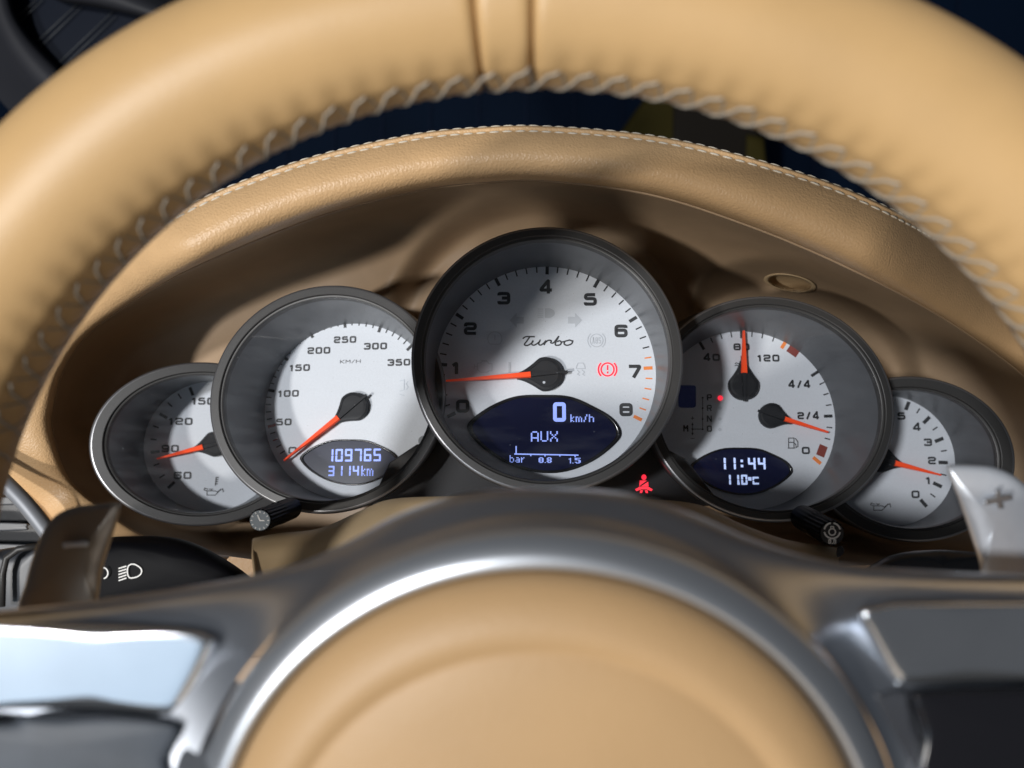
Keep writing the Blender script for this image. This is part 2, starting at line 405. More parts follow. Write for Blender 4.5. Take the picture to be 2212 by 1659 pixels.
# ------------------------------------------------------------------ gauges
class Gauge:
    def __init__(s, name, label, bc, Rout, Rin, d0, dc, Rd, dz, cv, ax=1.0):
        s.C0 = P(bc[0], bc[1], d0); s.Cd = P(dc[0], dc[1], d0 + dz); s.dd = d0 + dz
        Z = (s.C0 - s.Cd).normalized(); X = Vector((1, 0, 0)); X = (X - Z * X.dot(Z)).normalized(); Y = Z.cross(X)
        s.Z = Z
        m = Matrix((X, Y, Z)).transposed().to_4x4(); m.translation = s.Cd; s.m = m; s.inv = m.inverted()
        s.H = (s.C0 - s.Cd).length; s.cv = cv
        s.dc = dc
        s.Ro = Rout / FPX * d0; s.Ri = Rin / FPX * d0; s.Rd = Rd / FPX * s.dd
        s.root = empty(name, None, label, "gauge", "round instrument dials in the cluster", m)
        H, Ro, Ri = s.H, s.Ro, s.Ri
        def el(vf): return [(q[0] * ax, q[1], q[2]) for q in vf[0]], vf[1]
        # bezel: flat satin face with chamfers, inner step
        prof = [(Ri - .0004, H - .0045), (Ri, H - .0012), (Ri + .0004, H - .0010), (Ri + .0010, H - .0009), (Ri + .0013, H + .0001), (Ri + .0016, H + .0003), (Ro - .0013, H + .0003)]
        v, f = el(lathe(prof, 160)); o = mo("bezel", v, f, M['bezel'], s.root, local=True); autosharp(o, 14); s.bezel = o
        prof = [(Ro - .0013, H + .0003), (Ro - .0008, H + .0002), (Ro - .0002, H - .0002), (Ro, H - .0009), (Ro + .0001, H - .0030)]
        v, f = el(lathe(prof, 160)); mo("bezel_edge", v, f, M['bezel_edge'], o, local=True)
        # outer tube, running straight back
        bk = s.inv.to_3x3() @ Vector((0, 1, 0)); v = []; n = 128
        for i in range(n):
            a = 2 * PI * i / n; c = Vector((math.cos(a) * (Ro - .0002) * ax, math.sin(a) * (Ro - .0002), H - .0025))
            for L in (0, .004, .02, .045): v.append(c + bk * L)
        mo("housing_tube", v, grid_faces(n, 4, True), M['bezel'], s.root, local=True)
        # cup wall between glass and dial
        v = []; n = 128; K = 10
        for i in range(n):
            a = 2 * PI * i / n
            for k in range(K + 1):
                t = k / K; r = Ri * (1 - t) + s.Rd * t; rx = Ri * ax * (1 - t) + s.Rd * t
                v.append((rx * math.cos(a), r * math.sin(a), (H - .0042) * (1 - t) - .0002 * t))
        mo("cup_wall", v, grid_faces(n, K + 1, True), M['cup'], s.root, local=True)
        v, f = lathe([(s.Rd * 1.01, -.003), (s.Rd * 1.01, 0), (s.Rd * .5, 0), (0.0001, 0)], 96, True, True)
        s.dial = mo("dial", v, f, M['dial'], s.root, smooth=False, local=True)
        v, f = el(lathe([(Ri - .0001, H - .0022), (Ri * .6, H - .0020), (0.0001, H - .0019)], 64, False, True))
        mo("glass_cover", v, f, M['glass'], s.root, local=True)
    def px(s, c):                                # crop pixel -> picture pixel
        sx, ox, sy, oy = s.cv; return (c[0] * sx + ox, c[1] * sy + oy)
    def L(s, c, h=0.0, raw=False):               # picture point -> point on the dial plane
        p = c if raw else s.px(c)
        d = Vector(((p[0] - CX) / FPX, 1, -(p[1] - CY) / FPX)); q = s.Cd + s.Z * h
        t = q.dot(s.Z) / d.dot(s.Z); r = s.inv @ (d * t); return Vector((r.x, r.y))
    def k(s, n): return n * s.cv[0] / FPX * s.dd  # crop length -> metres on the dial
    def put(s, name, mm, mt, par=None, label=None):
        o = mo(name, mm.v, mm.f, mt, par or s.dial, smooth=False, local=True)
        if label: o["label"] = label
        return o
    def num(s, t, c, wd, h, st, mt=None, name="numeral"):
        p = s.L(c); mm = Mesh(); text_mesh(mm, t, p.x, p.y, s.k(wd), s.k(h), s.k(st), .00025)
        return s.put(name, mm, mt or M['print'])
    def tick(s, c, ln, wd, mt=None, ctr=None, ang=None):
        p = s.L(c); o = Vector((0, 0)) if ctr is None else s.L(ctr)
        d = (p - o).normalized(); n = Vector((-d.y, d.x)); a = s.k(ln) / 2; b = s.k(wd) / 2; mm = Mesh()
        mm.quad(p - d * a - n * b, p + d * a - n * b, p + d * a + n * b, p - d * a + n * b, .0002)
        return s.put("tick_mark", mm, mt or M['print'])
    def tick_at(s, hub, r, ang, ln, wd, mt=None):
        a = math.radians(ang); h = s.px(hub); q = (h[0] + r * math.cos(a), h[1] - r * math.sin(a))
        p = s.L(q, raw=True); o = s.L(h, raw=True); d = (p - o).normalized(); n = Vector((-d.y, d.x)); mm = Mesh()
        A = s.k(ln) / 2; b = s.k(wd) / 2
        mm.quad(p - d * A - n * b, p + d * A - n * b, p + d * A + n * b, p - d * A + n * b, .0002)
        return s.put("tick_mark", mm, mt or M['print'])
    def needle(s, hub, tip, hr, root_frac=1.0, tail=1.35, w0=26, w1=6):
        h0 = .0055
        a = s.L(hub, h0); b = s.L(tip, h0); d = (b - a).normalized(); n = Vector((-d.y, d.x)); r = s.k(hr); L = (b - a).length
        c = s.L(hub, .003)
        # hub: round boss with a neck towards the pointer
        v = []; ring = []
        N = 48; c = a
        for i in range(N):
            t = 2 * PI * i / N - PI; x, y = math.cos(t), math.sin(t)
            rx = r * x; ry = r * y
            if x > 0.35:
                q = (x - .35) / .65; rx = r * (.35 + q * 1.35); ry = r * (.92 * (1 - q) ** 1.4 + .17 * q) * (1 if y > 0 else -1) if abs(y) > 1e-6 else 0
            ring.append(c + d * rx + n * ry)
        lv = [(1.0, .0008), (1.0, .0040), (.96, .0046), (.80, .0048), (.78, .0044), (.0, .0044)]
        for p in ring:
            for sc, z in lv: q = c + (p - c) * max(sc, .001); v.append((q.x, q.y, z))
        f = grid_faces(N, len(lv), True); f.append([i * len(lv) for i in range(N)])
        hb = mo("needle", v, f, M['hub_black'], s.root, local=True); autosharp(hb, 40)
        # spine over the hub and tail
        def bar(x0, x1, wa, wb, z0, z1, mt, nm):
            A = a + d * x0; B = a + d * x1; vv = []
            for Q, wv in ((A, wa), (B, wb)):
                vv += [(*(Q - n * wv), z0), (*(Q - n * wv * .75), z1), (*(Q + n * wv * .75), z1), (*(Q + n * wv), z0)]
            return mo(nm, vv, [(0, 1, 5, 4), (1, 2, 6, 5), (2, 3, 7, 6), (0, 3, 2, 1), (4, 5, 6, 7), (0, 4, 7, 3)], mt, hb, smooth=False, local=True)
        bar(-r * tail, r * root_frac, s.k(w0) * .22, s.k(w0) * .45, .0040, .0056, M['hub_black'], "needle_spine")
        bar(r * root_frac, L, s.k(w0) / 2, s.k(w1) / 2, .0046, .0062, M['pointer'], "pointer")
        return hb
    def lcd(s, x0, x1, y0, y1, screen):
        cx, cy, hx, hy = (x0 + x1) / 2, (y0 + y1) / 2, (x1 - x0) / 2, (y1 - y0) / 2
        o = [s.L((cx + p[0] * hx, cy - p[1] * hy)) for p in catmull(LENS, 8, True)]; c = sum(o, Vector((0, 0))) / len(o)
        v = []; lv = [(1.0, .0001), (1.0, .0007), (.985, .0010), (.945, .0010), (.93, .0004)]
        for p in o:
            for sc, z in lv: q = c + (p - c) * sc; v.append((q.x, q.y, z))
        fr = mo("display_frame", v, grid_faces(len(o), len(lv), True), M['black_gloss'], s.root, local=True)
        mm = Mesh(); mm.poly([c + (p - c) * .935 for p in o], .0004)
        s.scr = mo("display_screen", mm.v, mm.f, screen, fr, smooth=False, local=True); return s.scr
    def box(s, x0, y0, x1, y1):
        a = s.L((x0, y1)); b = s.L((x1, y0)); return a.x, a.y, b.x, b.y
    def lines(s, name, strokes, wd, mt, z=.00025, par=None, smooth=True, label=None):
        """strokes of crop points"""
        mm = Mesh()
        for st in strokes:
            cl = st[-1] == 'c'; pts = [p for p in st if p != 'c']
            q = [s.L(p) for p in pts]
            mm.add(ribbon(q, s.k(wd), z + random.random() * 3e-6, cl))
        return s.put(name, mm, mt, par, label)
def arc(cx, cy, rx, ry, a0, a1, n=14):
    return [(cx + rx * math.cos(math.radians(a0 + (a1 - a0) * i / n)), cy - ry * math.sin(math.radians(a0 + (a1 - a0) * i / n))) for i in range(n + 1)]
def oil_can(g, cx, cy, k, thermo=False):
    q = lambda pts: [(cx + x * k, cy + y * k) for x, y in pts]
    st = [q([(-50, -5), (-50, 28), (12, 28), (52, -12), (72, -22)]), q([(-50, -5), (-72, -12), (-68, -26), (-40, -16)]), q([(-50, -5), (12, -5), (30, 4), (58, -20)]), q([(-30, -5), (-18, -5), (-18, -16)]), q([(-34, -18), (-4, -18)]), q([(70, -22), (76, 6)])]
    g.lines("oil_can_symbol", st, 6 * k, M['print'])
    if thermo:
        g.lines("thermometer_symbol", [q([(14, -45), (20, -110)]), q([(20, -108), (40, -108)]), q([(19, -92), (36, -92)]), q([(17, -76), (34, -76)]), q([(16, -60), (32, -60)])], 7 * k, M['print'])

# --- tachometer
TA = Gauge("tachometer", "large centre tachometer with script word turbo and numbers 0 to 8", (1181, 771), 294, 266, .395, (1178, 806), 238, .040, (.3645, 881.3, .3645, 466.6))
hub = (814, 931)
for i in range(41):
    v_ = i / 5; ang = 204 - v_ * 28.75
    mt = M['print_orange'] if v_ >= 6.75 else M['print']
    if i % 5 == 0: TA.tick_at(hub, 222, ang, 52, 20, mt)
    else: TA.tick_at(hub, 224, ang, 40, 8, mt)
for t, c in (('4', (818, 423)), ('5', (1080, 495)), ('6', (1262, 682)), ('7', (1342, 920)), ('8', (1292, 1148)), ('3', (568, 488)), ('2', (370, 668)), ('1', (285, 900)), ('0', (324, 1127))):
    TA.num(t, c, 78 if t != '1' else 50, 78, 20)
# script word
scr = [[(680, 728), (700, 716), (752, 716)], [(722, 716), (704, 742), (690, 762), (706, 768), (730, 756), (742, 742)],
       [(742, 738), (732, 758), (748, 766), (776, 748), (782, 738), (774, 758), (786, 766), (806, 752), (818, 738)],
       [(818, 738), (806, 766)], [(812, 752), (830, 738), (848, 740), (846, 752), (862, 752), (880, 730), (894, 712)],
       [(894, 712), (874, 752), (876, 766), (900, 764), (908, 750), (898, 740), (884, 746)], [(908, 748), (930, 744)],
       [(950, 738), (930, 744), (926, 760), (944, 767), (968, 758), (974, 744), (958, 736), (950, 738)], [(970, 742), (980, 740)]]
TA.lines("turbo_script", [[(p.x, p.y) for p in catmull(s_, 6)] for s_ in scr], 8.5, M['print'])
fa = M['print_faint']
mm = Mesh(); q = [TA.L(p) for p in [(948, 598), (990, 598), (990, 575), (1032, 618), (990, 662), (990, 638), (948, 638)]]; mm.poly(q, .0002); TA.put("turn_arrow", mm, fa)
mm = Mesh(); q = [TA.L(p) for p in [(686, 598), (644, 598), (644, 575), (602, 618), (644, 662), (644, 638), (686, 638)]]; mm.poly(q, .0002); TA.put("turn_arrow", mm, fa)
mm = Mesh(); mm.poly([TA.L(p) for p in [(812, 548), (812, 604)] + arc(825, 576, 45, 30, -75, 75)], .0002)
for k_ in range(5):
    y_ = 552 + k_ * 12; a_ = TA.L((768, y_)); b_ = TA.L((802, y_)); mm.add(ribbon([a_, b_], TA.k(5), .0002))
TA.put("high_beam_symbol", mm, fa)
TA.lines("abs_symbol", [arc(1117, 738, 38, 38, 0, 360, 30), arc(1117, 738, 52, 52, 130, 230), arc(1117, 738, 52, 52, -50, 50)], 5, fa)
mm = Mesh(); p = TA.L((1117, 738)); text_mesh(mm, "ABS", p.x, p.y, TA.k(52), TA.k(38), TA.k(5), .0002, .3); TA.put("abs_lettering", mm, fa)
TA.lines("tyre_symbol", [arc(515, 728, 42, 42, -50, 230, 24), [(488, 760), (542, 760)], [(515, 705), (515, 738)]], 5, fa)
TA.lines("engine_symbol", [[(412, 872), (430, 872), (440, 862), (470, 862), (480, 876), (498, 876), (498, 918), (480, 918), (470, 926), (430, 926), (412, 910), 'c'], [(412, 892), (394, 892)], [(394, 878), (394, 908)], [(432, 856), (470, 856)]], 5, fa)
TA.lines("skid_symbol", [[(1000, 888), (1008, 872), (1038, 872), (1046, 888), (1050, 905), (996, 905), 'c'], [(1000, 912), (1016, 926), (1004, 938), (1018, 946)], [(1030, 912), (1046, 926), (1034, 938), (1048, 946)]], 5, fa)
TA.lines("sport_lettering", [[(602, 866), (602, 930)]], 14, fa)
TA.lines("brake_warning_lamp", [arc(1182, 910, 38, 38, 0, 360, 30), arc(1182, 910, 54, 54, 135, 225), arc(1182, 910, 54, 54, -45, 45), [(1182, 884), (1182, 914)], [(1182, 922), (1182, 934)]], 9, M['lamp_red'], .0003, label="lit red brake warning lamp with exclamation mark in a ring")
sc_ = TA.lcd(352, 1265, 1061, 1525, M['lcd'])
mm = Mesh(); b_ = TA.box(860, 1105, 935, 1220)
st_ = TA.k(22)
text_mesh(mm, "0", (b_[0] + b_[2]) / 2, (b_[1] + b_[3]) / 2, b_[2] - b_[0], b_[3] - b_[1], st_, .0006, rnd=.18); TA.put("display_digit", mm, M['lcd_ink'], sc_)
for t, bx in (("km/h", (962, 1176, 1102, 1222)), ("AUX", (728, 1276, 888, 1338)), ("bar", (602, 1418, 690, 1462)), ("0.8", (774, 1430, 852, 1464)), ("1.5", (952, 1434, 1024, 1467))):
    mm = Mesh(); pix_mesh(mm, t, *TA.box(*bx), .0006); TA.put("display_word", mm, M['lcd_ink'], sc_)
TA.lines("boost_scale", [[(641, 1364), (641, 1412)], [(630, 1411), (1010, 1418)], [(728, 1412), (728, 1424)], [(812, 1413), (812, 1426)], [(900, 1415), (900, 1426)], [(990, 1416), (990, 1430)]], 7, M['lcd_ink'], .0006, sc_)
TA.needle(hub, (225, 976), 100, .86, 1.32, 38, 10)
p = TA.L((806, 986), .0045); mm = Mesh(); mm.disc(p.x, p.y, TA.k(8), .00455); TA.put("hub_pin", mm, M['print_faint'], TA.root)

# --- speedometer
SP = Gauge("speedometer", "speedometer numbered 0 to 350 km/h with odometer display", (704, 857), 250, 223, .438, (758, 886), 192, .043, (.3125, 432, .3125, 604.8), 1.045)
hub = (1050, 872)
for i in range(36):
    ang = 218.6 - i * 4.95
    mt = M['print_red'] if i in (3, 5) else M['print']
    if i % 5 == 0: SP.tick_at(hub, 178, ang, 56, 20, mt)
    else: SP.tick_at(hub, 180, ang, 38, 8, mt)
for t, c, w_ in (('250', (1003, 413), 160), ('300', (1213, 458), 164), ('350', (1375, 570), 160), ('200', (822, 488), 164), ('150', (690, 607), 146), ('100', (612, 785), 148), ('50', (580, 982), 110), ('0', (640, 1178), 58)):
    SP.num(t, c, w_, 49, 12)
SP.num("KM/H", (1040, 564), 146, 25, 3.2, name="unit_lettering")
p = SP.L((1543, 1112)); mm = Mesh(); mm.disc(p.x, p.y, SP.k(34), .0002); SP.put("light_sensor", mm, mat("sensor_grey", (.22, .24, .26), .5))
SP.lines("skid_symbol", [[(1380, 700), (1412, 690), (1412, 760), (1380, 770)], [(1440, 700), (1425, 720), (1440, 740), (1425, 760)], [(1380, 790), (1415, 800)]], 5, mat("print_fainter", (.52, .57, .63), .5))
sc_ = SP.lcd(695, 1381, 1103, 1421, M['lcd_sunlit'])
def digits(g, s_, x0, y0, x1, y1, st, mt, par, gap=.28):
    n = len(s_); mm = Mesh(); bx = g.box(x0, y0, x1, y1); wd = (bx[2] - bx[0]) / (n + (n - 1) * gap); x = bx[0]
    for c in s_:
        if c == ':':
            for yy in (.3, .72):
                yc = bx[1] + (bx[3] - bx[1]) * yy; xm = x + wd * .5; r = g.k(st) * .6
                mm.quad((xm - r, yc - r), (xm + r, yc - r), (xm + r, yc + r), (xm - r, yc + r), .0006)
        elif c == '.':
            r = g.k(st) * .6; mm.quad((x, bx[1]), (x + 2 * r, bx[1]), (x + 2 * r, bx[1] + 2 * r), (x, bx[1] + 2 * r), .0006)
        elif c != ' ': seg_mesh(mm, c, x, bx[1], x + wd, bx[3], g.k(st), .0006, 0)
        x += wd * (1 + gap)
    return g.put("display_digits", mm, mt, par)
digits(SP, "109765", 872, 1166, 1254, 1257, 13, M['lcd_ink'], sc_)
digits(SP, "3114", 888, 1284, 1102, 1356, 11, M['lcd_ink'], sc_, .32)
mm = Mesh(); pix_mesh(mm, "km", *SP.box(1116, 1284, 1202, 1356), .0006); SP.put("display_word", mm, M['lcd_ink'], sc_)
SP.needle(hub, (580, 1248), 100, 1.2, 1.25, 44, 12)

# --- coolant temperature and fuel gauge
FU = Gauge("coolant_and_fuel_gauge", "gauge with two pointers for coolant temperature and fuel, clock display below", (1664, 878), 247, 223, .438, (1611, 905), 194, .043, (.3228, 1399.8, .3228, 622), 1.095)
for c, big in (((360, 388), 1), ((425, 350), 0), ((490, 324), 0), ((557, 314), 0), ((625, 310), 1), ((695, 310), 0), ((765, 320), 0), ((838, 342), 0), ((1115, 575), 2), ((1163, 639), 0), ((1190, 711), 0), ((1208, 784), 0), ((1205, 858), 1), ((1213, 934), 0), ((1200, 1010), 0)):
    FU.tick(c, 58 if big else 38, 20 if big else 8)
FU.tick((908, 380), 62, 24, M['print_orange'], ctr=(600, 877)); FU.tick((1130, 1155), 64, 24, M['print_orange'], ctr=(654, 760))
FU.tick((972, 420), 62, 76, M['print_dark_red']); FU.tick((1163, 1090), 56, 76, M['print_dark_red'])
for t, c, w_ in (('40', (425, 465), 112), ('80', (625, 395), 110), ('120', (805, 470), 150), ('4/4', (1012, 645), 152), ('2/4', (1072, 855), 148), ('0', (1055, 1088), 54)):
    FU.num(t, c, w_, 49, 12.5)
for t, c in (('P', (410, 732)), ('R', (410, 803)), ('N', (410, 875)), ('D', (410, 942)), ('M', (252, 940))):
    FU.num(t, c, 34, 42, 9, name="gear_letter")
FU.lines("shift_diagram", [[(365, 735), (365, 946)], [(297, 945), (365, 945)], [(297, 908), (297, 980)], [(286, 872), (308, 872)], [(297, 860), (297, 884)], [(284, 1008), (310, 1008)]], 4.5, M['print'])
mm = Mesh()
for c in ((365, 735), (365, 805), (365, 877), (365, 946), (297, 945)): p = FU.L(c); mm.disc(p.x, p.y, FU.k(6.5), .00026, 12)
for a_, b_, c_ in (((297, 900), (289, 918), (305, 918)), ((297, 988), (289, 970), (305, 970))): mm.poly([FU.L(a_), FU.L(b_), FU.L(c_)], .00026)
FU.put("shift_nodes", mm, M['print'])
for i, c in enumerate(((483, 737), (480, 805), (480, 877), (480, 948))):
    p = FU.L(c); mm = Mesh(); mm.disc(p.x, p.y, FU.k(17 if i == 0 else 12), .0003); FU.put("gear_lamp", mm, M['lamp_red'] if i == 0 else M['print_faint'], label="lit red dot beside letter P" if i == 0 else None)
mm = Mesh(); mm.poly(rounded([FU.L(p) for p in ((203, 652), (320, 652), (320, 802), (203, 802))], FU.k(22), True), .0004); FU.put("gear_display", mm, M['lcd'], label="small square navy display, blank")
FU.lines("coolant_symbol", [[(622, 455), (622, 520)], [(580, 508), (592, 502), (604, 508), (622, 508)], [(580, 522), (592, 516), (604, 522), (622, 522)]], 6, M['print'])
FU.lines("fuel_pump_symbol", [[(940, 1072), (940, 1005), (976, 1005), (976, 1072), (934, 1072), (984, 1072)], [(940, 1034), (976, 1034)], [(976, 1040), (988, 1046), (990, 1068), (1002, 1062), (1002, 1030), (984, 1006)]], 6, M['print'])
sc_ = FU.lcd(280, 968, 1069, 1386, M['lcd'])
digits(FU, "11:44", 470, 1136, 782, 1216, 14, M['lcd_white'], sc_, .3)
digits(FU, "110", 512, 1250, 662, 1318, 13, M['lcd_white'], sc_, .3)
mm = Mesh(); b_ = FU.box(596, 1302, 612, 1318); mm.quad((b_[0], b_[1]), (b_[2], b_[1]), (b_[2], b_[3]), (b_[0], b_[3]), .0006)
b_ = FU.box(668, 1266, 690, 1290); mm.quad((b_[0], b_[1]), (b_[2], b_[1]), (b_[2], b_[3]), (b_[0], b_[3]), .0006)
bx = FU.box(698, 1264, 740, 1316); seg_mesh(mm, 'C', *bx, FU.k(12), .0006); FU.put("display_unit", mm, M['lcd_white'], sc_)
FU.needle((648, 645), (641, 286), 100, .78, 1.12, 44, 14)
FU.needle((838, 850), (1205, 965), 84, .95, 1.2, 34, 12)

# --- oil temperature gauge (far left)
OT = Gauge("oil_temperature_gauge", "smaller oil temperature gauge numbered 60 to 150, half behind the speedometer", (436, 958), 177, 150, .483, (459, 963), 140, .043, (.2812, 190, .2812, 760.3), 1.29)
for c, big in (((795, 303), 1), ((705, 340), 0), ((630, 405), 0), ((580, 492), 1), ((523, 575), 0), ((505, 672), 0), ((518, 768), 1), ((527, 865), 0), ((570, 955), 0), ((640, 1022), 1)):
    OT.tick(c, 66 if big else 44, 22 if big else 10)
for t, c, w_ in (('150', (885, 378), 165), ('120', (712, 533), 172), ('90', (632, 742), 124), ('60', (727, 948), 128)): OT.num(t, c, w_, 56, 13)
oil_can(OT, 965, 1072, 1.0, True)
OT.needle((965, 708), (530, 820), 96, .85, 1.3, 44, 12)

# --- oil pressure gauge (far right)
OP = Gauge("oil_pressure_gauge", "smaller oil pressure gauge numbered 0 to 5, behind the plus paddle", (1968, 990), 179, 150, .483, (1915, 995), 141, .043, (.2917, 1728, .2917, 777.6), 1.195)
for c, big in (((795, 340), 1), ((875, 377), 0), ((937, 445), 1), ((1000, 508), 0), ((1030, 592), 1), ((1065, 673), 0), ((1060, 760), 1), ((1062, 850), 0), ((1018, 925), 1), ((983, 1003), 0), ((915, 1060), 1)):
    OP.tick(c, 66 if big else 42, 26 if big else 10)
for t, c in (('5', (750, 415)), ('4', (865, 497)), ('3', (947, 610)), ('2', (977, 745)), ('1', (950, 892)), ('0', (855, 995))): OP.num(t, c, 58 if t != '1' else 40, 56, 14)
oil_can(OP, 595, 1085, 1.0)
OP.needle((620, 740), (1045, 852), 92, .9, 1.2, 44, 12)

# ------------------------------------------------------------------ instrument cowl
cowl = empty("instrument_cowl", P(1180, 500, .40), "tan leather cowl arching over the five dials, with cream stitching", "dashboard cowl")
PAIRS = [((494, 1202), (430, 1330)), ((400, 1190), (330, 1300)), ((306, 1157), (200, 1250)), ((199, 1083), (112, 1150)), ((150, 1035), (68, 1095)), ((124, 975), (5, 1030)), ((111, 920), (-75, 960)), ((116, 870), (-75, 870)), ((138, 795), (20, 775)),
         ((200, 712), (110, 680)), ((350, 612), (250, 556)), ((500, 540), (420, 446)), ((700, 462), (650, 355)), ((900, 411), (880, 301)), ((1040, 394), (1030, 284)), ((1180, 390), (1180, 281)), ((1400, 418), (1420, 303)), ((1600, 480), (1640, 355)),
         ((1800, 562), (1850, 426)), ((2000, 664), (2050, 530)), ((2150, 762), (2200, 640)), ((2235, 835), (2300, 745)), ((2300, 920), (2400, 870)), ((2330, 1000), (2450, 1000)), ((2300, 1100), (2420, 1150)), ((2212, 1180), (2300, 1270))]
lipc = catmull([p[0] for p in PAIRS], 10); semc = catmull([p[1] for p in PAIRS], 10)
PROF = [(t_, d_ + .016) for t_, d_ in [(-.02, .398), (0, .388), (.014, .379), (.05, .3735), (.10, .3690), (.17, .3655), (.28, .3628), (.44, .3612), (.6, .3616), (.75, .3638), (.88, .3670), (.94, .3687), (.965, .3700)]]
def lipd(x, y): return .100 * sstep(690, 1050, abs(x - 1150)) + .02 * sstep(950, 1150, y)
v = []
TOPS = [(t_, d_ + .016) for t_, d_ in [(0, .3712), (3, .3708), (6, .3712), (8, .3735), (8.5, .377), (6, .385), (-14, .43), (-30, .50)]]
for a, b in zip(lipc, semc):
    dn = (b - a).normalized()
    e_ = lipd(a.x, a.y); bf = 1 - .7 * sstep(850, 1120, a.y)
    tl = 1 + .55 * sstep(550, 950, 1150 - a.x)
    for t, d in PROF: q = a + (b - a) * (max(t, 0) ** tl if t > 0 else t); v.append(P(q.x, q.y, .40 + (d - .40) * bf + e_))
    hem = a.y > 900
    for j_, (o_, d) in enumerate(TOPS): q = b + dn * ((j_ * 3.5) if hem else o_); v.append(P(q.x, q.y, (d if not hem else TOPS[0][1] + .0006 * j_ ** 2) + e_))
mo("leather_hood", v, grid_faces(len(lipc), len(PROF) + len(TOPS)), M['leather'], cowl)
hood = cowl.children[0] if cowl.children else None
# thin bead between leather and inner trim
v, f = tube([P(p.x, p.y, .4050 + lipd(p.x, p.y)) for p in lipc], .0009, 8); mo("lip_bead", v, f, M['trim'], cowl)
# stitches
def stitch_row(off, dep, i0, i1, spacing, ln, r):
    pts = []
    for a, b in zip(lipc[i0:i1], semc[i0:i1]):
        dn = (b - a).normalized(); q = b + dn * off; pts.append(P(q.x, q.y, dep + lipd(a.x, a.y)))
    pts = [p for p in catmull(pts, 4)]
    v, f = tube([Vector((x, 0, -abs(x / ln * 2) ** 2 * r * .9)) for x in [ln * (k / 8 - .5) for k in range(9)]], [r * s_ for s_ in (.35, .8, 1, 1.05, 1.0, 1.05, 1, .8, .35)], 8)
    me = mo("stitch_master", v, f, M['thread']); mesh = me.data; bpy.data.objects.remove(me)
    acc = 0; nxt = spacing / 2
    for p, q in zip(pts, pts[1:]):
        L = (q - p).length
        while nxt < acc + L:
            c = p.lerp(q, (nxt - acc) / L); x = (q - p).normalized(); z = Vector((0, -1, 0)); z = (z - x * z.dot(x)).normalized(); y = z.cross(x)
            m = Matrix((x, y, z)).transposed().to_4x4()
            m = m @ Matrix.Rotation(random.uniform(-.05, .05), 4, 'Z'); m.translation = c; dupm("stitch", mesh, cowl, m); nxt += spacing
        acc += L
I0, I1 = 95, 206
stitch_row(8.0, .3910, I0, I1, .0056, .0047, .00048)
stitch_row(-4.0, .3858, I0, I1, .0056, .0045, .00048)
# inner trim: a deep bowl running back from the lip round the tubes
ctr = Vector((1150, 900)); loop = catmull([p[0] for p in PAIRS], 24)
loop += catmull([(2212, 1180), (2100, 1212), (1850, 1222), (1500, 1225), (1100, 1225), (700, 1222), (494, 1202)], 16)[1:-1]
GC = [((1181, 776), 291), ((698, 861), 251), ((1681, 882), 249), ((388, 958), 180), ((2001, 990), 181)]
v = []; NR = 70
for p in loop:
    for k in range(NR):
        t = (k / (NR - 1)) ** 1.5; q = p.lerp(ctr, t * .96); s_ = (q - p).length
        low = sstep(1000, 1150, p.y)
        d0_ = .4085 + lipd(p.x, p.y); tg = .498 + .04 * sstep(350, 900, abs(q.x - 1150)) + .04 * (1 - sstep(700, 1050, q.x)) * (1 - sstep(900, 1050, q.y)); sc_l = 48 + 37 * sstep(900, 1450, p.x); d = d0_ + (tg - d0_) * (1 - math.exp(-s_ / sc_l))
        pk = 0
        for c, R in (GC[0], GC[2]): pk = max(pk, 1 - sstep(R * 1.06, R * 1.06 + 70, (q - Vector(c)).length))
        d += .026 * pk * sstep(0, 40, s_)
        for c in ((440, 960), (1945, 992)): d += max(0, .565 - d) * (1 - sstep(150, 190, (q - Vector(c)).length))
        v.append(P(q.x, q.y, d))
hc = Vector((1706, 612))
def hole_k(q): x = q.x - hc.x; y = q.y - hc.y; return math.hypot((x * .985 + y * .17) / 50, (-x * .17 + y * .985) / 17)
pxs = [Vector((CX + p.x / p.y * FPX, CY - p.z / p.y * FPX)) for p in v]
fs = [f for f in grid_faces(len(loop), NR, True) if hole_k((pxs[f[0]] + pxs[f[2]]) / 2) > .97]
near = [(q, p.y) for q, p in zip(pxs, v) if (q - hc).length < 90]
import numpy as np
A_ = np.array([[1, q.x - hc.x, q.y - hc.y, (q.x - hc.x) * (q.y - hc.y) / 50, (q.x - hc.x) ** 2 / 50, (q.y - hc.y) ** 2 / 50] for q, d in near]); co = np.linalg.lstsq(A_, np.array([d for q, d in near]), rcond=None)[0]
def trim_at(q):
    x, y = q.x - hc.x, q.y - hc.y; return float(np.dot(co, [1, x, y, x * y / 50, x * x / 50, y * y / 50]))
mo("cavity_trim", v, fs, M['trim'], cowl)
# small oval opening in the trim above the fuel gauge
v = []; lv = [(1.14, .0006), (1.08, -.0006), (1.0, -.0009), (.95, -.0003), (.93, .002), (.92, .010), (.90, .016), (.6, .0175), (.01, .018)]
for i in range(48):
    a = 2 * PI * i / 48; x, y = 50 * math.cos(a), 17 * math.sin(a); e_ = Vector((x * .985 - y * .17, x * .17 + y * .985))
    for s_, d in lv: q = hc + e_ * s_; v.append(P(q.x, q.y, trim_at(q) + d))
mo("sensor_opening", v, grid_faces(48, len(lv), True), M['shroud'], cowl)
v, f = pillow([(-300, 1040), (100, 1100), (300, 1170), (480, 1192), (620, 1190), (640, 1420), (-300, 1420)], .545, .01, .003, 0, 5, closed_smooth=False); mo("lower_panel", v, f, M['leather'], cowl)
v, f = pillow([(1760, 1180), (1900, 1178), (2100, 1190), (2300, 1150), (2600, 1100), (2600, 1420), (1760, 1420)], .545, .01, .003, 0, 5, closed_smooth=False); mo("lower_panel", v, f, M['leather'], cowl)
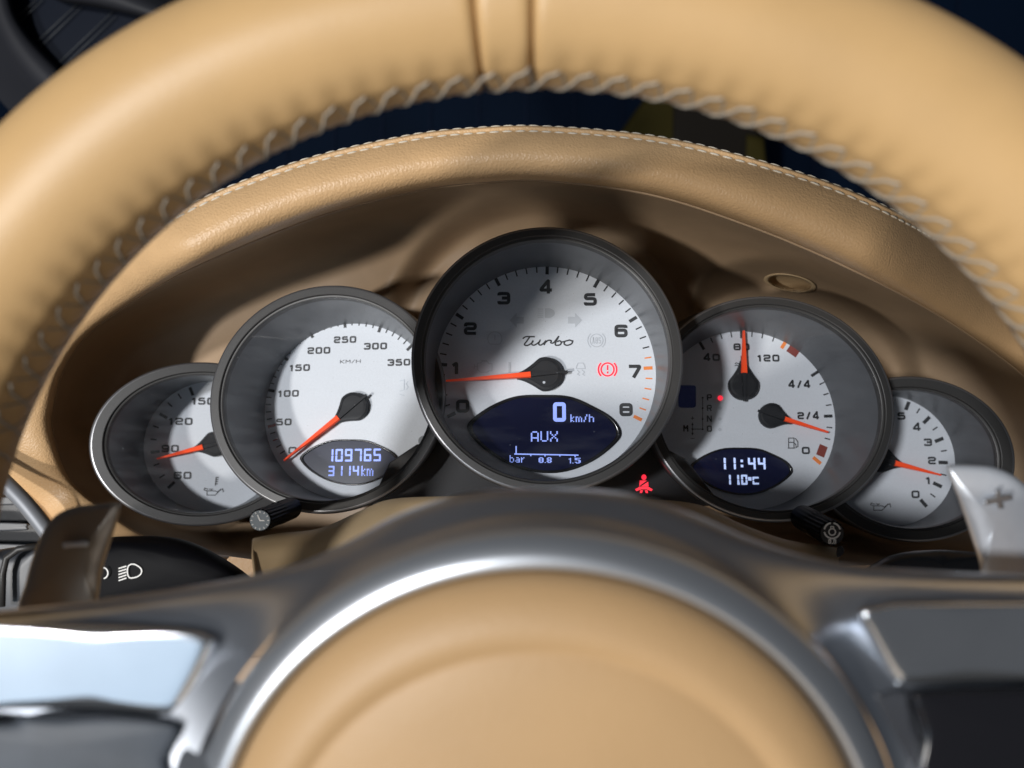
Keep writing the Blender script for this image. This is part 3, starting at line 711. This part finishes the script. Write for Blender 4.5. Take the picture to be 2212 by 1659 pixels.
v = []; f = []
xs = [(-.75 + .1 * i) for i in range(16)]
for x in xs:
    q = .07 * (x / .75) ** 2
    for y, z in ((.75, -.02), (.62, -.022), (.592, -.035), (.585, -.06), (.585, -.30), (.62, -.45), (.75, -.45)): v.append((x, y + q, z))
dash = mo("dashboard", v, grid_faces(len(xs), 7), M['leather']); tag(dash, "tan lower dashboard behind the cowl and the steering column", "dashboard")
# ------------------------------------------------------------------ black warning lamp panel between the dials
wp = empty("warning_lamp_panel", P(1180, 1060, .43), "black panel between the dials with a lit red seat belt symbol", "indicator panel")
ol = [(840, 1000), (900, 960), (1000, 940), (1200, 930), (1400, 950), (1480, 990), (1560, 1092), (1480, 1094), (1180, 1090), (900, 1092), (800, 1092)]
v, f = pillow(ol, .452, .006, .001, 0, 4, closed_smooth=False); mo("panel_face", v, f, M['black'], wp)
def flat_world(strokes_polys, d, mt, name, par, off=.0004):
    v = []; f = []
    for pl in strokes_polys:
        k = len(v); v += [P(p[0], p[1], d) for p in pl]; f.append(list(range(k, k + len(pl))))
    return mo(name, v, f, mt, par, smooth=False)
cx_, cy_ = 1391, 1046
bel = [arc(cx_, cy_ - 15, 5.5, 6, 0, 360, 16)[:-1], [(cx_ - 9, cy_ - 8), (cx_ + 9, cy_ - 8), (cx_ + 10, cy_ + 5), (cx_ - 10, cy_ + 5)], [(cx_ - 10, cy_ + 6), (cx_ + 10, cy_ + 6), (cx_ + 19, cy_ + 11), (cx_ + 16, cy_ + 15), (cx_ + 6, cy_ + 11), (cx_ - 6, cy_ + 11), (cx_ - 16, cy_ + 15), (cx_ - 19, cy_ + 11)],
       [(cx_ - 8, cy_ + 13), (cx_ - 2, cy_ + 13), (cx_ - 4, cy_ + 19), (cx_ - 9, cy_ + 19)], [(cx_ + 2, cy_ + 13), (cx_ + 8, cy_ + 13), (cx_ + 9, cy_ + 19), (cx_ + 4, cy_ + 19)]]
flat_world(bel, .4512, M['lamp_red'], "seat_belt_lamp", wp)
flat_world([[(cx_ - 9, cy_ + 3), (cx_ - 7, cy_ + 5), (cx_ + 10, cy_ - 6), (cx_ + 8, cy_ - 9)]], .4508, M['black'], "belt_line", wp)

# ------------------------------------------------------------------ steering column cover
cc = empty("steering_column_cover", P(1180, 1150, .34), "beige plastic steering column cover below the dials", "column cover")
top = catmull([(546, 1163), (600, 1152), (691, 1141), (777, 1104), (842, 1079), (958, 1072), (1180, 1068), (1400, 1078), (1512, 1091), (1598, 1130), (1700, 1166), (1812, 1184)], 8)
fro = catmull([(552, 1290), (610, 1300), (700, 1300), (790, 1290), (860, 1280), (970, 1270), (1180, 1260), (1390, 1265), (1500, 1270), (1590, 1280), (1690, 1290), (1812, 1290)], 8)
v = []; K = 12
for a, b in zip(top, fro):
    v.append(P(a.x, a.y + 3, .405)); v.append(P(a.x, a.y, .392))
    for k in range(K + 1):
        t = k / K; q = a.lerp(b, t); v.append(P(q.x, q.y, .388 - .006 * math.sin(min(1, t * 4) * PI / 2) - .020 * t))
mo("cover_shell", v, grid_faces(len(top), K + 3), M['shroud'], cc)
v, f = tube([P(548, 1166, .388), P(547, 1200, .3755), P(551, 1240, .3685), P(556, 1290, .3605)], .0007, 8); mo("edge_seam", v, f, M['shroud'], cc)
v, f = pillow([(1808, 1184), (1818, 1180), (1824, 1190), (1818, 1200), (1808, 1204)], .372, .004, .0008, 0, 3); mo("clip", v, f, M['black'], cc)

# ------------------------------------------------------------------ adjuster knobs
def knob(name, label, face_px, r_px, d, tail_px, dt, symbol):
    A = P(*face_px, d); B = P(*tail_px, dt); ax = (A - B).normalized(); L = (A - B).length; r = r_px / FPX * d
    X = Vector((1, 0, 0)); X = (X - ax * X.dot(ax)).normalized(); Y = ax.cross(X); m = Matrix((X, Y, ax)).transposed().to_4x4(); m.translation = A
    o = empty(name, None, label, "knob", "adjuster knobs below the dials", m)
    v = []; N = 120; lv = [(1.12, -L), (1.12, -L * .55), (1.0, -L * .5), (1.0, -.0012), (.96, -.0004), (.86, 0), (.0, .0001)]
    for i in range(N):
        a = 2 * PI * i / N
        for k, (s_, z) in enumerate(lv):
            rr = r * s_ * (1 + (.06 * math.cos(a * 18) if k in (2, 3) else 0)); v.append((rr * math.cos(a), rr * math.sin(a), z))
    b = mo("knob_body", v, grid_faces(N, len(lv), True), M['stalk'], o, local=True); autosharp(b, 50)
    mm = Mesh(); mm.disc(0, 0, r * .9, .0003, 40); mo("knob_face", mm.v, mm.f, mat(name + "_face", (.115, .14, .16) if symbol == 'clock' else (.012, .012, .014), .55), o, smooth=False, local=True)
    mm = Mesh(); z = .0005
    if symbol == 'clock':
        for i in range(12):
            a = i * PI / 6; d_ = Vector((math.cos(a), math.sin(a))); mm.add(ribbon([d_ * r * .68, d_ * r * .84], r * .07, z))
        mm.add(ribbon([Vector((-.22, .5)) * r, Vector((0, 0)), Vector((.42, -.02)) * r], r * .09, z))
    else:
        for a0, a1 in ((100, 170), (190, 350), (10, 80)): mm.add(ribbon([Vector((.62 * r * math.cos(math.radians(a0 + (a1 - a0) * k / 10)), r * .22 + .62 * r * math.sin(math.radians(a0 + (a1 - a0) * k / 10)))) for k in range(11)], r * .13, z))
        mm.add(ribbon([Vector((.26 * r * math.cos(k * PI / 8), r * .12 + .26 * r * math.sin(k * PI / 8))) for k in range(16)], r * .1, z, True))
        mm.add(ribbon([Vector((-.12 * r, r * .36)), Vector((-.1 * r, r * .55)), Vector((.1 * r, r * .55)), Vector((.12 * r, r * .36))], r * .09, z))
        text_mesh(mm, "0.0", 0, -r * .64, r * .62, r * .38, r * .09, z)
    mo("knob_symbol", mm.v, mm.f, M['white_print'], o, smooth=False, local=True)
    return o
knob("clock_knob", "ribbed black knob with a clock face printed on its end", (562, 1124), 24, .372, (628, 1098), .425, 'clock')
kb = knob("dimmer_knob", "ribbed black knob marked 0.0 with a lamp symbol", (1797, 1152), 27, .376, (1735, 1118), .425, 'lamp')

# ------------------------------------------------------------------ stalks
ls = empty("light_stalk", P(400, 1250, .3), "black light stalk with white headlamp symbols behind the minus paddle", "stalk", "stalks on the steering column")
v, f = pillow([(120, 1330), (150, 1210), (215, 1166), (300, 1158), (372, 1161), (430, 1178), (485, 1207), (535, 1242), (565, 1275), (520, 1340), (330, 1360)], .375, .03, .008, .004, 9); mo("stalk_body", v, f, M['stalk'], ls)
def world_lines(strokes, d, wpx, mt, name, par):
    mm = Mesh()
    for st in strokes:
        cl = st[-1] == 'c'; pts = [p for p in st if p != 'c']
        v, f = ribbon(pts, wpx, 0, cl); mm.add(([P(a, b, d) for a, b, _ in v], f))
    return mo(name, mm.v, mm.f, mt, par, smooth=False)
sy = [[(p.x, p.y) for p in catmull([(278, 1222), (290, 1219), (304, 1228), (305, 1238), (296, 1246), (280, 1248), (275, 1236)], 6, True)] + ['c']]
for k_ in range(5): sy.append([(256, 1228 + k_ * 6.6), (273, 1223 + k_ * 6.4)])
world_lines(sy, .3706, 2.6, M['white_print'], "headlamp_symbol", ls)
world_lines([arc(222, 1238, 11, 12, -80, 80)], .3706, 2.6, M['white_print'], "side_lamp_symbol", ls)
ws = empty("wiper_stalk", P(2000, 1210, .3), "black wiper stalk beside the plus paddle", "stalk", "stalks on the steering column")
v, f = pillow([(1850, 1260), (1895, 1213), (1950, 1194), (2020, 1188), (2100, 1192), (2200, 1200), (2240, 1260), (2040, 1290)], .375, .03, .008, .003, 9); mo("stalk_body", v, f, mat("stalk_black", (.02, .021, .024), .36), ws)
cs = empty("cruise_stalk", P(30, 1250, .30), "short dark grey stalk at the far left edge", "stalk", "stalks on the steering column")
v, f = pillow([(-60, 1340), (-40, 1200), (5, 1186), (60, 1180), (110, 1185), (110, 1340)], .375, .03, .006, .002, 7); mo("stalk_body", v, f, M['button'], cs)
v, f = tube([P(x, y, .368) for x, y in [(4, 1310), (6, 1240), (14, 1205), (40, 1186), (80, 1180)]], .0014, 8); mo("stalk_edge", v, f, M['bezel'], cs)

# ------------------------------------------------------------------ air vent at the left edge
av = empty("air_vent", P(30, 1120, .47), "black slatted air vent with a silver trim strip at the left edge", "air vent")
v, f = pillow([(-200, 1010), (-30, 1045), (60, 1095), (110, 1150), (150, 1200), (60, 1330), (-200, 1330)], .540, .01, .002, 0, 4); mo("vent_box", v, f, M['black'], av)
v, f = tube(catmull([P(-60, 985, .468), P(-10, 1024, .466), P(50, 1083, .464), P(98, 1143, .464), P(150, 1215, .466)], 6), .0043, 14); mo("trim_strip", v, f, M['vent_strip'], av)
for y_ in (1082, 1138, 1184, 1235):
    v, f = pillow([(-150, y_ - 9), (-60, y_ - 10), (50, y_ - 8), (60, y_), (50, y_ + 8), (-60, y_ + 10), (-150, y_ + 9)], .515, .012, .0015, 0, 3); mo("slat", v, f, M['button'], av)

# ------------------------------------------------------------------ steering wheel
C = Vector((.0057, .2262, -.0733)); th, yw = -.124, -.034
U = Vector((0, math.sin(th), math.cos(th))); X = Vector((math.cos(yw), math.sin(yw), 0)); N = X.cross(U).normalized(); U = N.cross(X)
sw = empty("steering_wheel", C, "tan leather steering wheel with silver spokes and round tan hub in front of the dials", "steering wheel")
def Rin(p): return .1422
def Rout(p):
    a = math.degrees(abs((p + PI) % (2 * PI) - PI)); return .1778 + .0055 * sstep(0, 45, a) - .0055 * sstep(50, 80, a)
PITCH = .0076 / .150
def rimpt(p, s, extra=0.0):
    R = (Rin(p) + Rout(p)) / 2; r = (Rout(p) - Rin(p)) / 2
    sd = math.degrees(s) % 360
    # lacing channel on the inner side and puckered edge beside it
    ch = sstep(150, 160, sd) * (1 - sstep(200, 210, sd)); pk = math.exp(-((sd - 146) / 12) ** 2)
    r = r - .0009 * ch - .0005 * pk * (.5 + .5 * math.cos(2 * PI * p / PITCH)) + extra
    rad = X * math.sin(p) + U * math.cos(p)
    return C + rad * (R + r * math.cos(s)) + N * (r * math.sin(s) * 0.98)
def rim_section(p0, p1, name):
    E = .010; ps = []
    L = p1 - p0; n = max(40, int(L / (PITCH / 8)))
    for k in range(n + 1): ps.append(p0 + L * k / n)
    for e in (.0012, .0028, .005, .008, .012, .017): ps += [p0 + e, p1 - e]
    ps = sorted(set(ps)); v = []; NS = 72
    for p in ps:
        e = min(p - p0, p1 - p); ex = -.0026 * math.exp(-e / .0045) 
        for k in range(NS): v.append(rimpt(p, 2 * PI * k / NS, ex))
    f = []
    for i in range(len(ps) - 1):
        for k in range(NS): f.append((i * NS + k, i * NS + (k + 1) % NS, (i + 1) * NS + (k + 1) % NS, (i + 1) * NS + k))
    f.append(list(range(NS))); f.append([(len(ps) - 1) * NS + k for k in range(NS)])
    return mo(name, v, f, M['rim_leather'], sw)
def phi_at(x, y):
    d = Vector(((x - CX) / FPX, 1, -(y - CY) / FPX)); h = d * (C.dot(N) / d.dot(N)) - C
    return math.atan2(h.dot(X), h.dot(U))
pa, pb = phi_at(1040, 110), phi_at(1152, 110); g = .0003
rim_section(pa + g, pb - g, "rim_marker_band")
rim_section(pb + g, PI * .6, "rim_leather"); rim_section(PI * .6 + g, PI * 1.4, "rim_leather"); rim_section(PI * 1.4 + g, 2 * PI + pa - g, "rim_leather")
# lacing: one mesh turned about the wheel axis
D = math.radians
def lace(pts, r):
    return tube(catmull([rimpt(p * PITCH, D(s), e) for p, s, e in pts], 5), r, 8)
v, f = lace([(-.55, 206, -.0004), (-.45, 198, .0001), (-.1, 182, .0004), (.22, 166, .0004), (.42, 157, .0002), (.72, 152, .0000), (.86, 149, -.0010)], .00036)
lm = mo("lace_master", v, f, M['thread_grey']); lme = lm.data; bpy.data.objects.remove(lm)
v, f = lace([(.86, 150, -.0008), (.90, 158, .0001), (1.02, 176, .0001), (1.2, 194, .0001), (1.3, 206, -.0003)], .00028)
lm = mo("lace_master", v, f, M['thread_grey']); lme2 = lm.data; bpy.data.objects.remove(lm)
def about(p): return Matrix.Translation(C) @ Matrix.Rotation(p, 4, -N) @ Matrix.Translation(-C)
for i in range(-24, 25):
    if (i + .6) * PITCH < D(-66) or i * PITCH > D(66): continue
    m = about(i * PITCH)
    dupm("stitch", lme, sw, m); dupm("stitch", lme2, sw, m)

# hub: airbag cover and ring, turned about the hub axis
hz = N.copy(); hC = P(1170, 1925, .177); kx = .177 / FPX
m = Matrix((X, U, hz)).transposed().to_4x4(); m.translation = hC
def lathe_w(prof, n=160):
    v, f = lathe(prof, n); return [m @ Vector(q) for q in v], f
r1 = 706 * kx; rc = 566 * kx
prof = [(.0002, .0105), (rc * .3, .0100), (rc * .6, .0088), (rc * .85, .0072), (rc * .95, .0062), (rc * .985, .0056), (rc, .0053), (rc * 1.018, .0057), (rc * 1.05, .0064), (rc * 1.10, .0058), (rc * 1.17, .0042), (r1 * .975, .0020), (r1 * .992, .0006), (r1, -.0012), (r1, -.005)]
v, f = lathe_w(prof); mo("airbag_cover", v, f, M['airbag'], sw)
r2 = 712 * kx; r3 = 792 * kx
prof = [(r2 - .0003, -.006), (r2, -.0018), (r2 + .0004, -.0005), (r2 + .0010, .0002), (r2 + .0018, .0003), (r2 + .0032, -.0003), (r2 + .0048, -.0013), (r3 - .0014, -.0024), (r3 - .0005, -.0033), (r3, -.0048), (r3, -.016)]
v, f = lathe_w(prof); mo("hub_ring", v, f, M['ring'], sw)
v, f = lathe_w([(r1 - .0008, -.004), (r2 + .0008, -.004)]); mo("hub_gap", v, f, M['black'], sw)
# spoke trim: dished silver frame from the ring to its top edge
def ringpt(a, R=800): return Vector((1170 + R * math.sin(math.radians(a)), 1925 - R * math.cos(math.radians(a))))
EDGE = [(-80, (-420, 1362)), (-70, (-60, 1326)), (-61, (190, 1298)), (-53, (400, 1267)), (-46, (540, 1243)), (-38, (655, 1213)), (-30, (752, 1170)), (-22, (855, 1113)), (-15, (960, 1076)), (-8, (1060, 1058)), (0, (1180, 1053)), (8, (1300, 1058)), (15, (1396, 1074)), (22, (1500, 1110)), (30, (1610, 1158)), (38, (1712, 1194)), (46, (1800, 1214)), (53, (1905, 1226)), (61, (2060, 1235)), (70, (2260, 1243)), (80, (2620, 1260))]
ed = catmull([p for a, p in EDGE], 8); an = catmull([(a, 0) for a, p in EDGE], 8)
v = []; SP_ = [(t_, d_ - .028) for t_, d_ in [(0, .2080), (.1, .2098), (.3, .2128), (.5, .2155), (.7, .2185), (.85, .2212), (.93, .2235), (.98, .2270), (1.0, .232)]]
for p, a in zip(ed, an):
    r0 = ringpt(a.x)
    for t, d in SP_: q = r0.lerp(p, t); v.append(P(q.x, q.y, d))
    v.append(P(p.x, p.y + 8, .217)); v.append(P(p.x, p.y + 60, .232))
mo("spoke_trim", v, grid_faces(len(ed), len(SP_) + 2), M['silver'], sw)
# raised plates and switches on the two spokes
v, f = pillow([(-300, 1352), (0, 1346), (250, 1352), (410, 1360), (462, 1376), (470, 1392), (440, 1460), (395, 1540), (360, 1552), (200, 1535), (0, 1532), (-300, 1545)], .1825, .008, .003, .0, 8, tilt=(0, .000006)); mo("spoke_plate", v, f, M['plate'], sw)["label"] = "bright silver plate on the window side"
v, f = pillow([(2560, 1300), (2212, 1298), (1960, 1300), (1890, 1310), (1850, 1322), (1870, 1370), (1925, 1470), (1960, 1480), (2212, 1472), (2560, 1480)], .1825, .008, .003, .0, 8, tilt=(0, .000006)); mo("spoke_plate", v, f, M['plate'], sw)["label"] = "dark looking plate on the shaded side"
v, f = pillow([(-300, 1570), (0, 1562), (60, 1548), (250, 1548), (370, 1562), (388, 1580), (360, 1640), (330, 1760), (-300, 1760)], .1795, .008, .002, .001, 6); mo("switch_panel", v, f, M['switch'], sw)
v, f = pillow([(2560, 1500), (2212, 1486), (1990, 1494), (1968, 1510), (1990, 1580), (2030, 1760), (2560, 1760)], .1795, .008, .002, .001, 6); mo("switch_panel", v, f, M['black_gloss'], sw)
v, f = pillow([(1852, 1420), (1875, 1412), (1898, 1420), (1925, 1470), (1945, 1530), (1915, 1545), (1890, 1500)], .1845, .008, .0015, .0, 5); mo("spoke_insert", v, f, M['shaded_paddle_grey'], sw)
v, f = pillow([(1888, 1510), (1905, 1495), (1945, 1490), (1965, 1510), (2020, 1720), (1960, 1720)], .1815, .008, .002, .0, 5); mo("switch_surround", v, f, M['button'], sw)
v, f = pillow([(480, 1500), (500, 1470), (545, 1490), (560, 1530), (500, 1600), (430, 1720), (370, 1720), (400, 1600)], .1835, .008, .002, .0, 5, tilt=(0, -.00007)); mo("switch_surround", v, f, M['ring'], sw)
# shift paddles behind the rim
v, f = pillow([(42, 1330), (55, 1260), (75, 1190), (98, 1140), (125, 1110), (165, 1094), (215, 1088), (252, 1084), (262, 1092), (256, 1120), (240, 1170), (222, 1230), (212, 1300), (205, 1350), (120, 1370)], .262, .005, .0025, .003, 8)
pm = mo("shift_paddle", v, f, M['shaded_paddle_grey'], sw); pm["label"] = "paddle marked minus, coloured dark for the shade it stands in"
v, f = pillow([(137, 1172), (160, 1170), (188, 1168), (189, 1180), (160, 1182), (138, 1184)], .2570, .003, .0009, .0002, 4); mo("minus_mark", v, f, M['alu'], pm)
v, f = pillow([(2046, 1014), (2056, 1004), (2100, 1004), (2150, 1010), (2200, 1035), (2250, 1090), (2270, 1180), (2270, 1290), (2190, 1300), (2122, 1280), (2116, 1220), (2098, 1160), (2072, 1085)], .262, .005, .0025, .003, 8)
pp = mo("shift_paddle", v, f, M['alu'], sw); pp["label"] = "bright silver paddle marked plus"
v, f = pillow([(2125, 1080), (2148, 1073), (2149, 1060), (2160, 1058), (2163, 1070), (2186, 1068), (2188, 1080), (2166, 1084), (2170, 1098), (2158, 1100), (2152, 1087), (2128, 1092)], .2550, .0050, .0006, .0, 4, closed_smooth=False); mo("plus_mark", v, f, M['ring'], pp)

# ------------------------------------------------------------------ what lies beyond the windscreen
v = [(-4, 3.2, -2), (4, 3.2, -2), (4, 3.2, 2.6), (-4, 3.2, 2.6), (-4, 3.3, -2), (4, 3.3, -2), (4, 3.3, 2.6), (-4, 3.3, 2.6)]
BF = [(0, 1, 2, 3), (4, 5, 6, 7), (0, 1, 5, 4), (1, 2, 6, 5), (2, 3, 7, 6), (3, 0, 4, 7)]
wall = mo("garage_wall", v, BF, M['navy'], smooth=False); tag(wall, "dark navy wall seen beyond the windscreen", None, kind="structure")
for i in range(-9, 10):
    x = i * .17 + .05; vv = [(x - .004, 3.19, -1), (x + .004, 3.19, -1), (x + .004, 3.19, 2.4), (x - .004, 3.19, 2.4), (x - .004, 3.2, -1), (x + .004, 3.2, -1), (x + .004, 3.2, 2.4), (x - .004, 3.2, 2.4)]
    mo("wall_batten", vv, BF, M['navy_seam'], wall, smooth=False)
def far_box(name, pts, d, mt, label, cat):
    v, f = pillow(pts, d, .3, .02, 0, 3, closed_smooth=False); o = mo(name, v, f, mt); tag(o, label, cat); return o
far_box("olive_cabinet", [(1330, 420), (1340, 285), (1372, 240), (1400, 205), (1520, 205), (1520, 420)], 2.6, M['olive'], "dim olive cabinet far behind the cowl", "cabinet")
far_box("brown_locker", [(1450, 420), (1455, 205), (1640, 205), (1640, 420)], 2.4, M['umber'], "dim brown locker between the olive shapes behind the cowl", "locker")
far_box("olive_board", [(1610, 420), (1612, 290), (1650, 296), (1662, 420)], 2.2, M['olive'], "narrow dim olive board beside the brown locker", "board")
# quarter window at the upper left
qw = empty("quarter_window", P(200, 80, .9), "dark blue window in a charcoal frame with pairs of pale diagonal lines", "window")
inner = catmull([(20, -60), (30, 20), (60, 75), (110, 130), (165, 178), (260, 215), (400, 160), (440, 100), (340, 48), (240, 22), (110, -5), (60, -60)], 8, True)
c_ = sum(inner, Vector((0, 0))) / len(inner); v = []
for p in inner:
    dn = (p - c_).normalized()
    for o_, d in ((0, .93), (3, .905), (14, .895), (38, .893), (62, .90), (75, .93), (140, .96)): q = p + dn * o_; v.append(P(q.x, q.y, d))
mo("window_frame", v, grid_faces(len(inner), 7, True), M['charcoal'], qw)
v = [P(p.x, p.y, .93) for p in inner] + [P(p.x, p.y, .936) for p in inner]; n_ = len(inner)
mo("window_pane", v, [list(range(n_)), list(range(n_, 2 * n_))] + [(i, (i + 1) % n_, n_ + (i + 1) % n_, n_ + i) for i in range(n_)], M['dark_pane'], qw, smooth=False)
for a_, b_ in (((36, 38), (78, 0)), ((38, 52), (92, 0)), ((80, 90), (172, 4)), ((84, 104), (176, 15)), ((128, 135), (247, 22)), ((132, 148), (250, 36)), ((182, 170), (314, 46)), ((186, 182), (316, 60)), ((345, 96), (372, 74))):
    v, f = tube([P(*a_, .926), P(*b_, .926)], .0005, 6); mo("pale_line", v, f, M['navy_line'], qw)
